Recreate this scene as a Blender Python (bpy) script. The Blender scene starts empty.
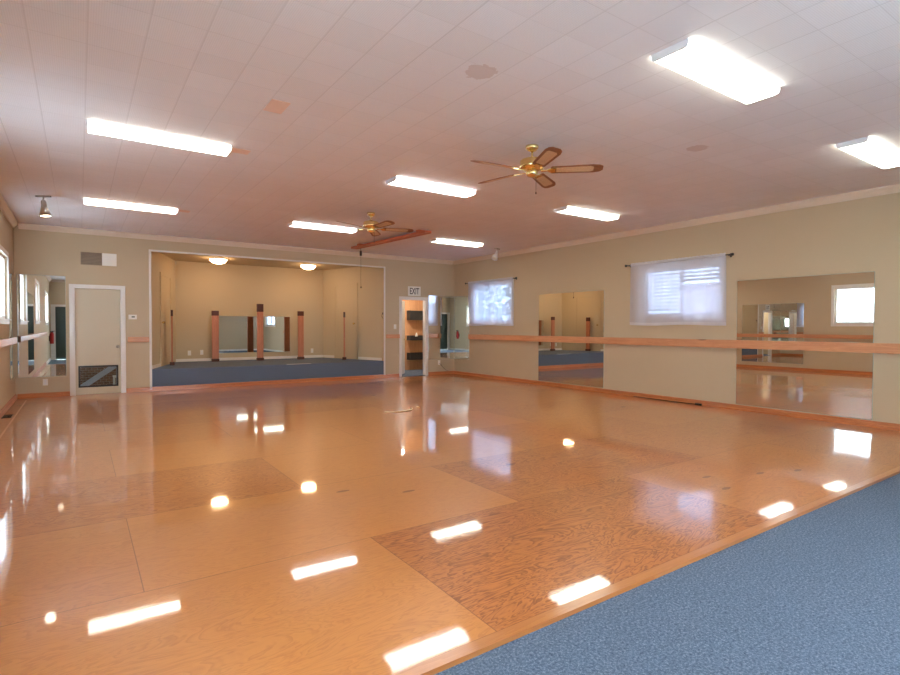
import bpy, bmesh, math, random
from mathutils import Vector, Matrix
random.seed(11)
PI = math.pi
S = bpy.context.scene
COL = S.collection

# ------------------------------------------------------------------ helpers
def lin(r, g, b):
    f = lambda c: (c / 255 / 12.92) if c / 255 <= 0.04045 else ((c / 255 + 0.055) / 1.055) ** 2.4
    return (f(r), f(g), f(b), 1)

def obj(name, bm, mat, parent=None, smooth=False, loc=None):
    me = bpy.data.meshes.new(name)
    bmesh.ops.recalc_face_normals(bm, faces=bm.faces)
    bm.to_mesh(me); bm.free()
    if smooth:
        for p in me.polygons: p.use_smooth = True
    if mat: me.materials.append(mat)
    o = bpy.data.objects.new(name, me); COL.objects.link(o)
    if parent: o.parent = parent
    if loc: o.location = loc
    return o

def tag(o, label, cat, group=None, kind=None):
    o['label'] = label; o['category'] = cat
    if group: o['group'] = group
    if kind: o['kind'] = kind
    return o

def thing(name, label, cat, loc=(0, 0, 0), rz=0, group=None):
    o = bpy.data.objects.new(name, None); COL.objects.link(o)
    o.empty_display_size = 0.05
    o.location = loc; o.rotation_euler = (0, 0, rz)
    return tag(o, label, cat, group)

def struct(name, bm, mat, parent=None, smooth=False):
    o = obj(name, bm, mat, parent, smooth)
    if not parent: o['kind'] = 'structure'
    return o

def sthing(name, loc=(0, 0, 0), rz=0):
    o = bpy.data.objects.new(name, None); COL.objects.link(o)
    o.location = loc; o.rotation_euler = (0, 0, rz); o['kind'] = 'structure'
    o.empty_display_size = 0.05
    return o

def dup(root, loc, rz=None, label=None, group=None):
    r = root.copy(); COL.objects.link(r); r.location = loc
    if rz is not None: r.rotation_euler = (0, 0, rz)
    if label: r['label'] = label
    if group: r['group'] = group
    for ch in list(root.children):
        c = ch.copy(); COL.objects.link(c); c.parent = r
        for g in ch.children:
            d = g.copy(); COL.objects.link(d); d.parent = c
    return r

NB = bmesh.new
def box(bm, x0, x1, y0, y1, z0, z1, M=None, bev=0):
    v = [bm.verts.new((x, y, z)) for x in (x0, x1) for y in (y0, y1) for z in (z0, z1)]
    fs = [(0, 1, 3, 2), (4, 6, 7, 5), (0, 4, 5, 1), (2, 3, 7, 6), (0, 2, 6, 4), (1, 5, 7, 3)]
    F = [bm.faces.new([v[i] for i in f]) for f in fs]
    if M: bmesh.ops.transform(bm, matrix=M, verts=v)
    if bev:
        es = list({e for f in F for e in f.edges})
        bmesh.ops.bevel(bm, geom=es, offset=bev, segments=2, affect='EDGES', profile=0.6)
    return bm

def prism(bm, pts, z0, z1):
    a = [bm.verts.new((p[0], p[1], z0)) for p in pts]; b = [bm.verts.new((p[0], p[1], z1)) for p in pts]
    n = len(pts)
    bm.faces.new(a[::-1]); bm.faces.new(b)
    for i in range(n): bm.faces.new((a[i], a[(i + 1) % n], b[(i + 1) % n], b[i]))
    return bm

def extrude_profile(bm, prof, axis, a0, a1):
    """prof: list of 2D points in the plane across axis ('x' -> (y,z), 'y' -> (x,z))"""
    def P(a, p): return (a, p[0], p[1]) if axis == 'x' else (p[0], a, p[1])
    A = [bm.verts.new(P(a0, p)) for p in prof]; B = [bm.verts.new(P(a1, p)) for p in prof]
    n = len(prof)
    bm.faces.new(A); bm.faces.new(B[::-1])
    for i in range(n): bm.faces.new((A[i], B[i], B[(i + 1) % n], A[(i + 1) % n]))
    return bm

def lathe(bm, prof, seg=24, M=None):
    """prof: (r,z) list"""
    vs = []; rings = []
    for r, z in prof:
        if r < 1e-6:
            v = bm.verts.new((0, 0, z)); rings.append([v]); vs.append(v)
        else:
            ring = [bm.verts.new((r * math.cos(2 * PI * k / seg), r * math.sin(2 * PI * k / seg), z)) for k in range(seg)]
            rings.append(ring); vs += ring
    for A, B in zip(rings, rings[1:]):
        for k in range(seg):
            k2 = (k + 1) % seg
            if len(A) == 1 and len(B) == 1: continue
            if len(A) == 1: bm.faces.new((A[0], B[k2], B[k]))
            elif len(B) == 1: bm.faces.new((A[k], A[k2], B[0]))
            else: bm.faces.new((A[k], A[k2], B[k2], B[k]))
    if M: bmesh.ops.transform(bm, matrix=M, verts=vs)
    return bm

def tube(bm, pts, r, seg=8):
    pts = [Vector(p) for p in pts]; rings = []
    for i, p in enumerate(pts):
        t = (pts[min(i + 1, len(pts) - 1)] - pts[max(i - 1, 0)]).normalized()
        up = Vector((0, 0, 1)) if abs(t.z) < 0.9 else Vector((1, 0, 0))
        u = t.cross(up).normalized(); w = t.cross(u)
        rings.append([bm.verts.new(p + r * (math.cos(2 * PI * k / seg) * u + math.sin(2 * PI * k / seg) * w)) for k in range(seg)])
    for A, B in zip(rings, rings[1:]):
        for k in range(seg): bm.faces.new((A[k], A[(k + 1) % seg], B[(k + 1) % seg], B[k]))
    bm.faces.new(rings[0]); bm.faces.new(rings[-1][::-1])
    return bm

def wall_cells(bm, axis, a0, a1, t0, t1, z0, z1, holes):
    """slab along axis with rectangular holes (a0,a1,z0,z1)"""
    A = sorted({a0, a1, *[h[0] for h in holes], *[h[1] for h in holes]})
    Z = sorted({z0, z1, *[h[2] for h in holes], *[h[3] for h in holes]})
    A = [a for a in A if a0 <= a <= a1]; Z = [z for z in Z if z0 <= z <= z1]
    for i in range(len(A) - 1):
        for j in range(len(Z) - 1):
            ca, cz = (A[i] + A[i + 1]) / 2, (Z[j] + Z[j + 1]) / 2
            if any(h[0] < ca < h[1] and h[2] < cz < h[3] for h in holes): continue
            if axis == 'x': box(bm, A[i], A[i + 1], t0, t1, Z[j], Z[j + 1])
            else: box(bm, t0, t1, A[i], A[i + 1], Z[j], Z[j + 1])
    return bm

# ------------------------------------------------------------------ materials
def mat(name, base, rough=0.6, metal=0, spec=0.5, coat=0, coat_rough=0.03):
    m = bpy.data.materials.new(name); m.use_nodes = True
    b = m.node_tree.nodes['Principled BSDF']
    b.inputs['Base Color'].default_value = base
    b.inputs['Roughness'].default_value = rough
    b.inputs['Metallic'].default_value = metal
    b.inputs['Specular IOR Level'].default_value = spec
    b.inputs['Coat Weight'].default_value = coat
    b.inputs['Coat Roughness'].default_value = coat_rough
    return m

class G:
    def __init__(s, m): s.m = m; s.t = m.node_tree; s.n = s.t.nodes; s.l = s.t.links; s.b = s.n.get('Principled BSDF')
    def node(s, typ, **kw):
        n = s.n.new(typ)
        for k, v in kw.items(): setattr(n, k, v)
        return n
    def put(s, sock, v):
        if isinstance(v, (int, float, tuple, list)): sock.default_value = v
        else: s.l.new(v, sock)
    def math(s, op, a, b=0.0, c=0.0):
        n = s.node('ShaderNodeMath', operation=op)
        s.put(n.inputs[0], a); s.put(n.inputs[1], b); s.put(n.inputs[2], c)
        return n.outputs[0]
    def mix(s, f, a, b, blend='MIX'):
        n = s.node('ShaderNodeMix', data_type='RGBA', blend_type=blend)
        s.put(n.inputs['Factor'], f); s.put(n.inputs[6], a); s.put(n.inputs[7], b)
        return n.outputs[2]
    def pos(s): return s.node('ShaderNodeNewGeometry').outputs['Position']
    def objc(s): return s.node('ShaderNodeTexCoord').outputs['Object']
    def mapping(s, v, sc=(1, 1, 1), loc=(0, 0, 0)):
        n = s.node('ShaderNodeMapping'); s.l.new(v, n.inputs[0]); n.inputs['Scale'].default_value = sc; n.inputs['Location'].default_value = loc
        return n.outputs[0]
    def noise(s, v, scale=5, detail=3, rough=0.5, dist=0):
        n = s.node('ShaderNodeTexNoise'); s.l.new(v, n.inputs['Vector'])
        n.inputs['Scale'].default_value = scale; n.inputs['Detail'].default_value = detail
        n.inputs['Roughness'].default_value = rough; n.inputs['Distortion'].default_value = dist
        return n.outputs['Fac']
    def ramp(s, f, stops):
        n = s.node('ShaderNodeValToRGB'); s.l.new(f, n.inputs[0]); e = n.color_ramp.elements
        while len(e) < len(stops): e.new(0.5)
        for el, (p, c) in zip(e, stops): el.position = p; el.color = c if len(c) == 4 else (*c, 1)
        return n.outputs[0]
    def bump(s, h, strength=0.2, dist=0.01):
        n = s.node('ShaderNodeBump'); s.l.new(h, n.inputs['Height'])
        n.inputs['Strength'].default_value = strength; n.inputs['Distance'].default_value = dist
        s.l.new(n.outputs[0], s.b.inputs['Normal']); return n.outputs[0]

def paint(name, base, rough=0.7, var=0.05, bump=0.05):
    m = mat(name, base, rough, spec=0.3); g = G(m)
    p = g.pos(); n = g.noise(p, 1.3, 4)
    c2 = tuple(x * (1 - var) for x in base[:3]) + (1,)
    g.l.new(g.mix(n, base, c2), g.b.inputs['Base Color'])
    g.bump(g.noise(p, 90, 2), bump, 0.002)
    return m

def wood(name, c1, c2, axis='x', rough=0.35, coat=0.3, scale=1.0, knots=None):
    m = mat(name, c1, rough, coat=coat, coat_rough=0.15); g = G(m); p = g.objc()
    sc = {'x': (0.6, 9, 9), 'y': (9, 0.6, 9), 'z': (9, 9, 0.6)}[axis]
    v = g.mapping(p, tuple(a * scale for a in sc))
    n = g.noise(v, 2.2, 4, 0.6, 0.8)
    r = g.math('FRACT', g.math('MULTIPLY', n, 5.0))
    f = g.math('MULTIPLY_ADD', r, 0.45, g.math('MULTIPLY', n, 0.6))
    col = g.mix(f, c1, c2)
    if knots:
        vo = g.node('ShaderNodeTexVoronoi'); g.l.new(g.mapping(p, knots), vo.inputs['Vector']); vo.inputs['Scale'].default_value = 1
        k = g.ramp(vo.outputs['Distance'], [(0.0, (1, 1, 1)), (0.10, (0.7, 0.7, 0.7)), (0.16, (0, 0, 0))])
        col = g.mix(k, col, lin(105, 55, 25))
    g.l.new(col, g.b.inputs['Base Color'])
    g.bump(n, 0.08, 0.003)
    return m

M = {}
M['wall'] = paint('tan wall paint', lin(202, 184, 154), 0.75)
M['wall_side'] = M['wall']
M['stage_wall'] = paint('stage wall paint', lin(200, 184, 154), 0.75)
M['white'] = paint('white trim paint', lin(236, 232, 226), 0.45, 0.02, 0.02)
M['crown'] = paint('cream crown paint', lin(228, 214, 196), 0.5, 0.03, 0.02)
M['door'] = paint('tan door paint', lin(212, 200, 175), 0.5, 0.03, 0.02)
M['white_plastic'] = mat('white plastic', lin(238, 236, 228), 0.35)
M['white_metal'] = mat('white enamel metal', lin(232, 234, 238), 0.35)
M['black'] = mat('black metal', lin(28, 26, 25), 0.4)
M['dark_plastic'] = mat('dark plastic', lin(40, 38, 38), 0.5)
M['brass'] = mat('polished brass', lin(238, 214, 150), 0.2, 1.0)
M['chrome'] = mat('brushed nickel', lin(190, 186, 178), 0.3, 1.0)
M['mirror'] = mat('mirror glass', (0.86, 0.88, 0.86, 1), 0.0, 1.0)
M['mirror_edge'] = mat('mirror edge', lin(170, 190, 182), 0.2)
M['pine'] = wood('orange pine', lin(214, 138, 84), lin(168, 92, 46), 'x')
M['pine_y'] = wood('orange pine along y', lin(214, 138, 84), lin(168, 92, 46), 'y')
M['barre'] = wood('knotty pine board', lin(226, 168, 124), lin(196, 130, 88), 'y', 0.4, 0.3, knots=(0.01, 1.5, 7))
M['barre_x'] = wood('knotty pine board x', lin(226, 168, 124), lin(196, 130, 88), 'x', 0.4, 0.3, knots=(1.5, 0.01, 7))
M['beam'] = wood('red stained wood', lin(200, 116, 78), lin(160, 84, 56), 'y', 0.5, 0.1)
M['post'] = wood('reddish stained board', lin(206, 138, 104), lin(170, 104, 74), 'z', 0.5, 0.1)
M['post_dark'] = wood('dark stained block', lin(92, 44, 30), lin(62, 28, 20), 'z', 0.5, 0.1)
M['fan_wood'] = wood('oak veneer', lin(158, 104, 66), lin(116, 72, 42), 'x', 0.55, 0)
M['bookcase'] = wood('orange shelving wood', lin(218, 166, 122), lin(184, 126, 82), 'z', 0.45)
M['edge'] = wood('pale edge strip', lin(206, 136, 74), lin(182, 108, 52), 'x', 0.3, 0.6)

def mk_cane():
    m = mat('woven cane', lin(222, 190, 150), 0.6); g = G(m); p = g.objc()
    ch = g.node('ShaderNodeTexChecker'); g.l.new(p, ch.inputs['Vector']); ch.inputs['Scale'].default_value = 160
    ch.inputs['Color1'].default_value = lin(226, 196, 156); ch.inputs['Color2'].default_value = lin(186, 150, 112)
    g.l.new(ch.outputs[0], g.b.inputs['Base Color']); return m
M['cane'] = mk_cane()

def mk_emit(name, col, strength, base=(0.9, 0.9, 0.88, 1)):
    m = mat(name, base, 0.4)
    b = m.node_tree.nodes['Principled BSDF']
    b.inputs['Emission Color'].default_value = (*col, 1); b.inputs['Emission Strength'].default_value = strength
    return m

def mk_floor():
    m = mat('varnished plywood', (0.6, 0.3, 0.1, 1), 0.32, spec=0.4, coat=1.0, coat_rough=0.04); g = G(m)
    g.b.inputs['Coat IOR'].default_value = 1.75
    p = g.pos()
    at = g.node('ShaderNodeAttribute', attribute_name='tone'); tone = at.outputs['Fac']
    so = g.node('ShaderNodeAttribute', attribute_name='shift'); sh = so.outputs['Fac']
    cmb = g.node('ShaderNodeCombineXYZ'); g.l.new(g.math('MULTIPLY', sh, 37.0), cmb.inputs[0]); g.l.new(g.math('MULTIPLY', sh, 91.0), cmb.inputs[1])
    va = g.node('ShaderNodeVectorMath', operation='ADD'); g.l.new(p, va.inputs[0]); g.l.new(cmb.outputs[0], va.inputs[1])
    v = g.mapping(va.outputs[0], (0.75, 3.2, 1))
    n = g.noise(v, 1.6, 4, 0.58, 1.3)                    # slow field whose contour lines are the rotary-cut grain
    fr = g.math('FRACT', g.math('MULTIPLY', n, 15.0))
    gr = g.ramp(fr, [(0.0, (0, 0, 0)), (0.5, (0.25, 0.25, 0.25)), (0.82, (1, 1, 1)), (1.0, (0, 0, 0))])
    vf = g.mapping(va.outputs[0], (1.5, 16, 1))
    fine = g.noise(vf, 5, 4, 0.65, 0.4)
    light = g.mix(tone, lin(224, 150, 80), lin(208, 128, 66))
    dark = g.mix(tone, lin(206, 126, 66), lin(150, 80, 38))
    amt = g.math('MULTIPLY', gr, g.math('MULTIPLY_ADD', tone, 0.65, 0.45))
    amt = g.math('ADD', amt, g.math('MULTIPLY_ADD', fine, 0.7, -0.35))
    cl = g.node('ShaderNodeClamp'); g.l.new(amt, cl.inputs[0])
    col = g.mix(cl.outputs[0], light, dark)
    # knots
    vo = g.node('ShaderNodeTexVoronoi'); g.l.new(g.mapping(va.outputs[0], (0.55, 1.1, 1)), vo.inputs['Vector']); vo.inputs['Scale'].default_value = 1.0
    k = g.ramp(vo.outputs['Distance'], [(0.0, (1, 1, 1)), (0.025, (0.8, 0.8, 0.8)), (0.045, (0, 0, 0))])
    col = g.mix(k, col, lin(110, 52, 24))
    for cx, cy in ((-6.85, -8.26), (-6.42, -8.55), (-4.07, -9.65), (-4.25, -9.92), (-3.55, -9.85), (-3.15, -9.99)):   # filled knots
        vs_ = g.node('ShaderNodeVectorMath', operation='DISTANCE'); g.l.new(g.mapping(p, (.6, 1.6, 1)), vs_.inputs[0]); vs_.inputs[1].default_value = (cx * .6, cy * 1.6, 0)
        col = g.mix(g.math('MULTIPLY', g.math('LESS_THAN', vs_.outputs['Value'], 0.034), 0.7), col, lin(120, 62, 30))
    # seams between sheets
    sx = g.node('ShaderNodeAttribute', attribute_name='suv')
    sep = g.node('ShaderNodeSeparateXYZ'); g.l.new(sx.outputs['Vector'], sep.inputs[0])
    def edge(c, w):
        d = g.math('MINIMUM', c, g.math('SUBTRACT', 1.0, c))
        return g.math('LESS_THAN', d, w)
    seam = g.math('MAXIMUM', edge(sep.outputs[0], 0.0011), edge(sep.outputs[1], 0.0022))
    col = g.mix(g.math('MULTIPLY', seam, 0.55), col, lin(110, 60, 28))
    g.l.new(col, g.b.inputs['Base Color'])
    wav = g.noise(g.mapping(p, (0.25, 3.0, 1)), 3.0, 2, 0.5)
    rip = g.noise(g.mapping(p, (1.4, 5, 1)), 5.0, 2, 0.5)
    h = g.math('ADD', g.math('MULTIPLY_ADD', rip, 0.22, wav), g.math('MULTIPLY', fine, 0.09))
    bn = g.bump(h, 0.055, 0.006)
    g.l.new(bn, g.b.inputs['Coat Normal'])
    return m
M['floor'] = mk_floor()

def mk_ceiling():
    m = mat('acoustic ceiling tile', lin(232, 222, 216), 0.85, spec=0.25); g = G(m); p = g.pos()
    sep = g.node('ShaderNodeSeparateXYZ'); g.l.new(p, sep.inputs[0])
    T = 0.3048
    def coord(c, off): return g.math('FRACT', g.math('DIVIDE', g.math('SUBTRACT', c, off), T))
    fx = coord(sep.outputs[0], -8.498); fy = coord(sep.outputs[1], -8.02)
    def ed(f, w):
        d = g.math('MINIMUM', f, g.math('SUBTRACT', 1.0, f))
        n = g.node('ShaderNodeMapRange'); g.l.new(d, n.inputs[0]); n.inputs[1].default_value = 0; n.inputs[2].default_value = w
        n.inputs[3].default_value = 1; n.inputs[4].default_value = 0; return n.outputs[0]
    # joint strength differs from joint to joint
    nx = g.noise(g.mapping(p, (3.28, 0.25, 1)), 1.0, 1); ny = g.noise(g.mapping(p, (0.25, 3.28, 1), (3, 1, 0)), 1.0, 1)
    jx = g.math('MULTIPLY', ed(fx, 0.022), g.math('MULTIPLY_ADD', nx, 1.1, 0.0))
    jy = g.math('MULTIPLY', ed(fy, 0.018), g.math('MULTIPLY_ADD', ny, 1.0, -0.1))
    j = g.math('MAXIMUM', jx, jy)
    # perforation dots
    hx = g.math('FRACT', g.math('MULTIPLY', sep.outputs[0], 82.0)); hy = g.math('FRACT', g.math('MULTIPLY', sep.outputs[1], 82.0))
    dx = g.math('SUBTRACT', hx, 0.5); dy = g.math('SUBTRACT', hy, 0.5)
    r2 = g.math('ADD', g.math('MULTIPLY', dx, dx), g.math('MULTIPLY', dy, dy))
    hole = g.math('LESS_THAN', r2, 0.05)
    base = g.mix(g.noise(p, 0.8, 3), lin(238, 237, 240), lin(227, 225, 227))
    # each tile slightly different
    wn = g.node('ShaderNodeTexWhiteNoise', noise_dimensions='2D')
    fl = g.node('ShaderNodeVectorMath', operation='FLOOR')
    mp = g.mapping(p, (1 / T, 1 / T, 0), (8.498 / T, 8.02 / T, 0)); g.l.new(mp, fl.inputs[0]); g.l.new(fl.outputs[0], wn.inputs['Vector'])
    base = g.mix(g.math('MULTIPLY', wn.outputs['Value'], 0.22), base, lin(216, 213, 213))
    base = g.mix(g.math('MULTIPLY', hole, 0.16), base, lin(120, 110, 105))
    base = g.mix(g.math('MULTIPLY', j, 0.42), base, lin(150, 140, 136))
    # two old water stains
    for cx, cy, r in ((-6.19, -9.16, 0.11), (-3.40, -9.13, 0.10)):
        vs = g.node('ShaderNodeVectorMath', operation='DISTANCE'); g.l.new(p, vs.inputs[0]); vs.inputs[1].default_value = (cx, cy, 3.11)
        d = g.math('ADD', vs.outputs['Value'], g.math('MULTIPLY_ADD', g.noise(p, 22, 3), 0.10, -0.05))
        base = g.mix(g.math('MULTIPLY', g.math('LESS_THAN', d, r), 0.35), base, lin(176, 142, 126))
    g.l.new(base, g.b.inputs['Base Color'])
    hgt = g.math('SUBTRACT', 1.0, g.math('MAXIMUM', j, g.math('MULTIPLY', hole, 0.4)))
    g.bump(hgt, 0.25, 0.003)
    return m
M['ceiling'] = mk_ceiling()

def mk_carpet():
    m = mat('blue grey loop carpet', lin(96, 116, 146), 0.95, spec=0.15); g = G(m); p = g.pos()
    n1 = g.noise(p, 85, 3, 0.75); n2 = g.noise(p, 210, 2); n3 = g.noise(p, 2.0, 3)
    f = g.math('ADD', g.math('MULTIPLY', n1, 0.7), g.math('MULTIPLY', n2, 0.3))
    col = g.ramp(f, [(0.36, lin(66, 79, 98)), (0.5, lin(100, 115, 134)), (0.64, lin(142, 154, 170))])
    col = g.mix(g.math('MULTIPLY', n3, 0.25), col, lin(90, 104, 124))
    g.l.new(col, g.b.inputs['Base Color']); g.bump(n1, 0.6, 0.006); return m
M['carpet'] = mk_carpet()

def mk_glass():
    m = bpy.data.materials.new('window glass'); m.use_nodes = True; t = m.node_tree
    for n in list(t.nodes):
        if n.type != 'OUTPUT_MATERIAL': t.nodes.remove(n)
    out = [n for n in t.nodes if n.type == 'OUTPUT_MATERIAL'][0]
    a = t.nodes.new('ShaderNodeBsdfTransparent'); a.inputs[0].default_value = (0.95, 0.97, 0.97, 1)
    b = t.nodes.new('ShaderNodeBsdfGlossy'); b.inputs['Roughness'].default_value = 0.02
    x = t.nodes.new('ShaderNodeMixShader'); x.inputs[0].default_value = 0.06
    t.links.new(a.outputs[0], x.inputs[1]); t.links.new(b.outputs[0], x.inputs[2]); t.links.new(x.outputs[0], out.inputs[0])
    return m
M['glass'] = mk_glass()
M['dimmed'] = mk_glass(); M['dimmed'].name = 'screened glass'; M['dimmed'].node_tree.nodes['Transparent BSDF'].inputs[0].default_value = (.30, .33, .38, 1)  # glass darkened to tone down the sky behind it; there is no screen

def mk_sheer(name, col, tr, tcol=None, tf=0.55):
    m = bpy.data.materials.new(name); m.use_nodes = True; t = m.node_tree
    for n in list(t.nodes):
        if n.type != 'OUTPUT_MATERIAL': t.nodes.remove(n)
    out = [n for n in t.nodes if n.type == 'OUTPUT_MATERIAL'][0]
    a = t.nodes.new('ShaderNodeBsdfTransparent'); a.inputs[0].default_value = (0.95, 0.96, 1, 1)
    b = t.nodes.new('ShaderNodeBsdfTranslucent'); b.inputs[0].default_value = tcol or col
    d = t.nodes.new('ShaderNodeBsdfDiffuse'); d.inputs[0].default_value = col
    x = t.nodes.new('ShaderNodeMixShader'); x.inputs[0].default_value = 1 - tf
    y = t.nodes.new('ShaderNodeMixShader'); y.inputs[0].default_value = tr
    t.links.new(b.outputs[0], x.inputs[1]); t.links.new(d.outputs[0], x.inputs[2])
    t.links.new(x.outputs[0], y.inputs[1]); t.links.new(a.outputs[0], y.inputs[2]); t.links.new(y.outputs[0], out.inputs[0])
    return m
def mk_frost():
    m = mk_sheer('frosted lace glass', (.80, .84, .86, 1), .12); t = m.node_tree
    p = t.nodes.new('ShaderNodeNewGeometry'); n = t.nodes.new('ShaderNodeTexNoise'); n.inputs['Scale'].default_value = 22; n.inputs['Detail'].default_value = 3
    t.links.new(p.outputs['Position'], n.inputs['Vector'])
    c = t.nodes.new('ShaderNodeValToRGB'); t.links.new(n.outputs['Fac'], c.inputs[0])
    c.color_ramp.elements[0].position = .38; c.color_ramp.elements[0].color = (.56, .61, .64, 1)
    c.color_ramp.elements[1].position = .62; c.color_ramp.elements[1].color = (.88, .91, .92, 1)
    for k in t.nodes:
        if k.type in ('BSDF_TRANSLUCENT', 'BSDF_DIFFUSE'): t.links.new(c.outputs[0], k.inputs[0])
    return m
M['frost'] = mk_frost()
M['sheer'] = mk_sheer('sheer white voile', (0.80, 0.81, 0.90, 1), 0.34, (.86, .88, .98, 1), .60)
M['hem'] = mk_sheer('folded voile hem', (0.86, 0.86, 0.90, 1), 0.05, (.4, .42, .5, 1), .3)

def mk_brick():
    m = mat('brown brick', lin(110, 74, 56), 0.9); g = G(m)
    b = g.node('ShaderNodeTexBrick'); g.l.new(g.mapping(g.pos(), (1, 1, 1)), b.inputs['Vector'])
    cs = g.node('ShaderNodeSeparateXYZ'); g.l.new(g.pos(), cs.inputs[0])
    cm = g.node('ShaderNodeCombineXYZ'); g.l.new(cs.outputs[0], cm.inputs[0]); g.l.new(cs.outputs[2], cm.inputs[1]); g.l.new(cm.outputs[0], b.inputs['Vector'])
    b.inputs['Scale'].default_value = 5; b.inputs['Color1'].default_value = lin(132, 88, 66); b.inputs['Color2'].default_value = lin(98, 64, 50); b.inputs['Mortar'].default_value = lin(150, 138, 126)
    g.l.new(b.outputs[0], g.b.inputs['Base Color']); return m
M['brick'] = mk_brick()
M['leaf'] = paint('green leaf', lin(120, 142, 92), 0.6, 0.4)
M['bark'] = paint('brown bark', lin(110, 92, 76), 0.9, 0.4)
M['bounce_ground'] = paint('bright bounce ground', lin(232, 232, 230), 0.9, 0.1)  # outside ground kept very pale to bounce daylight up to the ceiling
M['siding'] = paint('pink beige siding', lin(226, 196, 184), 0.8)
M['ceil_plate'] = mat('peach plate', lin(236, 208, 192), 0.6)
M['tape'] = mat('white tape', lin(226, 232, 240), 0.5)
M['rope'] = mat('pale rope', lin(232, 206, 168), 0.8)
M['red'] = mat('red enamel', lin(190, 40, 36), 0.3)
M['grey_board'] = mat('pale grey board', lin(176, 186, 204), 0.5)

# ------------------------------------------------------------------ room shell
XL, YR, H = -9.50, -14.0, 3.11
TH = 0.12
YE = -10.51                                             # front edge of the dance floor
CZ = -0.034                                             # carpet level

# dance floor : one object, a face per plywood sheet
bm = NB(); tn = {}
lt = bm.faces.layers.float.new('tone'); ls = bm.faces.layers.float.new('shift')
luv = bm.loops.layers.float_vector.new('suv')
SPEC = {(0, -2): .30, (0, -1): .22, (0, 0): .95, (0, 1): .40, (0, 2): .62, (1, -2): .25, (1, -1): .12, (1, 0): .80, (1, 1): .50, (1, 2): .3,
        (2, -1): .70, (2, 0): .15, (2, 1): .55, (2, 2): .35, (3, -2): .4, (3, -1): .18, (3, 0): .22, (3, 1): .6, (3, 2): .45,
        (4, -1): .40, (4, 0): .20, (4, 1): .50, (5, -1): .62, (5, 0): .66, (5, 1): .45, (6, 0): .7, (7, 0): .6}
Y0 = -10.45
for r in range(9):
    ya, yb = Y0 + 1.22 * r, min(Y0 + 1.22 * (r + 1), 0.12)
    if ya > 0: break
    for c in range(-3, 4):
        xa = -7.085 + (1.22 if r % 2 else 0) + 2.44 * c; xb = xa + 2.44
        if xb <= XL or xa >= 0: continue
        ua, ub = 0.0, 1.0
        if xa < XL: ua = (XL - xa) / 2.44; xa2 = XL
        else: xa2 = xa
        if xb > 0: ub = (0 - xa) / 2.44; xb2 = 0
        else: xb2 = xb
        vb = (yb - ya) / 1.22
        tone_, sh_ = SPEC.get((r, c), random.uniform(.25, .7)), random.random()
        # the front row of sheets has settled slightly towards the carpet edge
        strips = [(ya, -9.84, -.0115, 0), (-9.84, yb, 0, 0)] if r == 0 else [(ya, yb, 0, 0)]
        for s0, s1, h0, h1 in strips:
            v0, v1 = (s0 - ya) / 1.22, (s1 - ya) / 1.22
            vs = [bm.verts.new(p) for p in ((xa2, s0, h0), (xb2, s0, h0), (xb2, s1, h1), (xa2, s1, h1))]
            f = bm.faces.new(vs); f[lt] = tone_; f[ls] = sh_
            for lp, uv in zip(f.loops, ((ua, v0), (ub, v0), (ub, v1), (ua, v1))): lp[luv] = (uv[0], uv[1], 0)
floor = struct('floor', bm, M['floor'])
bm = NB(); box(bm, XL, 0, YE, Y0, CZ - 0.01, -0.0115); struct('trim_1', bm, M['edge'])        # nosing
bm = NB(); box(bm, XL, 0, YR, YE - 0.0, CZ - 0.06, CZ); struct('floor_carpet', bm, M['carpet'])
bm = NB(); box(bm, XL - TH, TH, YR - TH, 2.7, H, H + 0.1); struct('ceiling', bm, M['ceiling'])

# walls
W1 = (-2.40, -0.92, 1.42, 2.38); W2 = (-7.52, -6.06, 1.50, 2.36); W3 = (-13.7, -12.0, 1.35, 2.38)
L1w = (-2.58, -1.06, 1.40, 2.40); L2w = (-7.10, -5.66, 1.42, 2.46); L3w = (-12.3, -10.6, 1.40, 2.42)
OPL, OPR, OPZ = -7.37, -2.18, 2.79                       # stage opening
bm = NB(); wall_cells(bm, 'y', YR - TH, 0, 0, TH, CZ - 0.05, H, [W1, W2, W3]); struct('wall_right', bm, M['wall'])
bm = NB(); wall_cells(bm, 'y', YR - TH, 0, XL - TH, XL, CZ - 0.05, H, [L1w, L2w, L3w]); struct('wall_left', bm, M['wall'])
DL = (-8.63, -7.88, CZ - 0.05, 2.0); DX = (-1.67, -0.93, CZ - 0.05, 2.02)
bm = NB(); wall_cells(bm, 'x', XL - TH, TH, 0, TH, CZ - 0.05, H, [DL, DX, (OPL, OPR, CZ - 0.05, OPZ)]); struct('wall_back', bm, M['wall'])
RD = (-9.32, -8.68, CZ - 0.05, 2.05); RW = (-6.6, -4.2, 0.9, 2.3)
bm = NB(); wall_cells(bm, 'x', XL - TH, TH, YR - TH, YR, CZ - 0.05, H, [RD, RW]); struct('wall_rear', bm, M['wall'])

# stage: trapezoid with splayed side walls
SBL, SBR, SY = -6.63, -2.90, 2.30
SZ = 0.43
bm = NB(); prism(bm, [(OPL, 0.0), (OPR, 0.0), (OPR, TH), (SBR, SY), (SBL, SY), (OPL, TH)], -0.05, SZ)
stage = struct('stage_platform', bm, M['carpet'])
def slant(name, A, B, z0, z1, t, m, parent=None):
    A = Vector(A); B = Vector(B); d = (B - A).normalized(); n = Vector((-d.y, d.x)) * t
    b = NB(); prism(b, [A, B, B + n, A + n], z0, z1); return struct(name, b, m, parent)
slant('wall_stage_left', (OPL, TH), (SBL, SY), -0.05, 2.88, 0.1, M['stage_wall'])
slant('wall_stage_right', (OPR, TH), (SBR, SY), -0.05, 2.88, -0.1, M['stage_wall'])
bm = NB(); box(bm, SBL - 0.1, SBR + 0.1, SY, SY + 0.1, -0.05, 2.88); struct('wall_stage_back', bm, M['stage_wall'])
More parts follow.
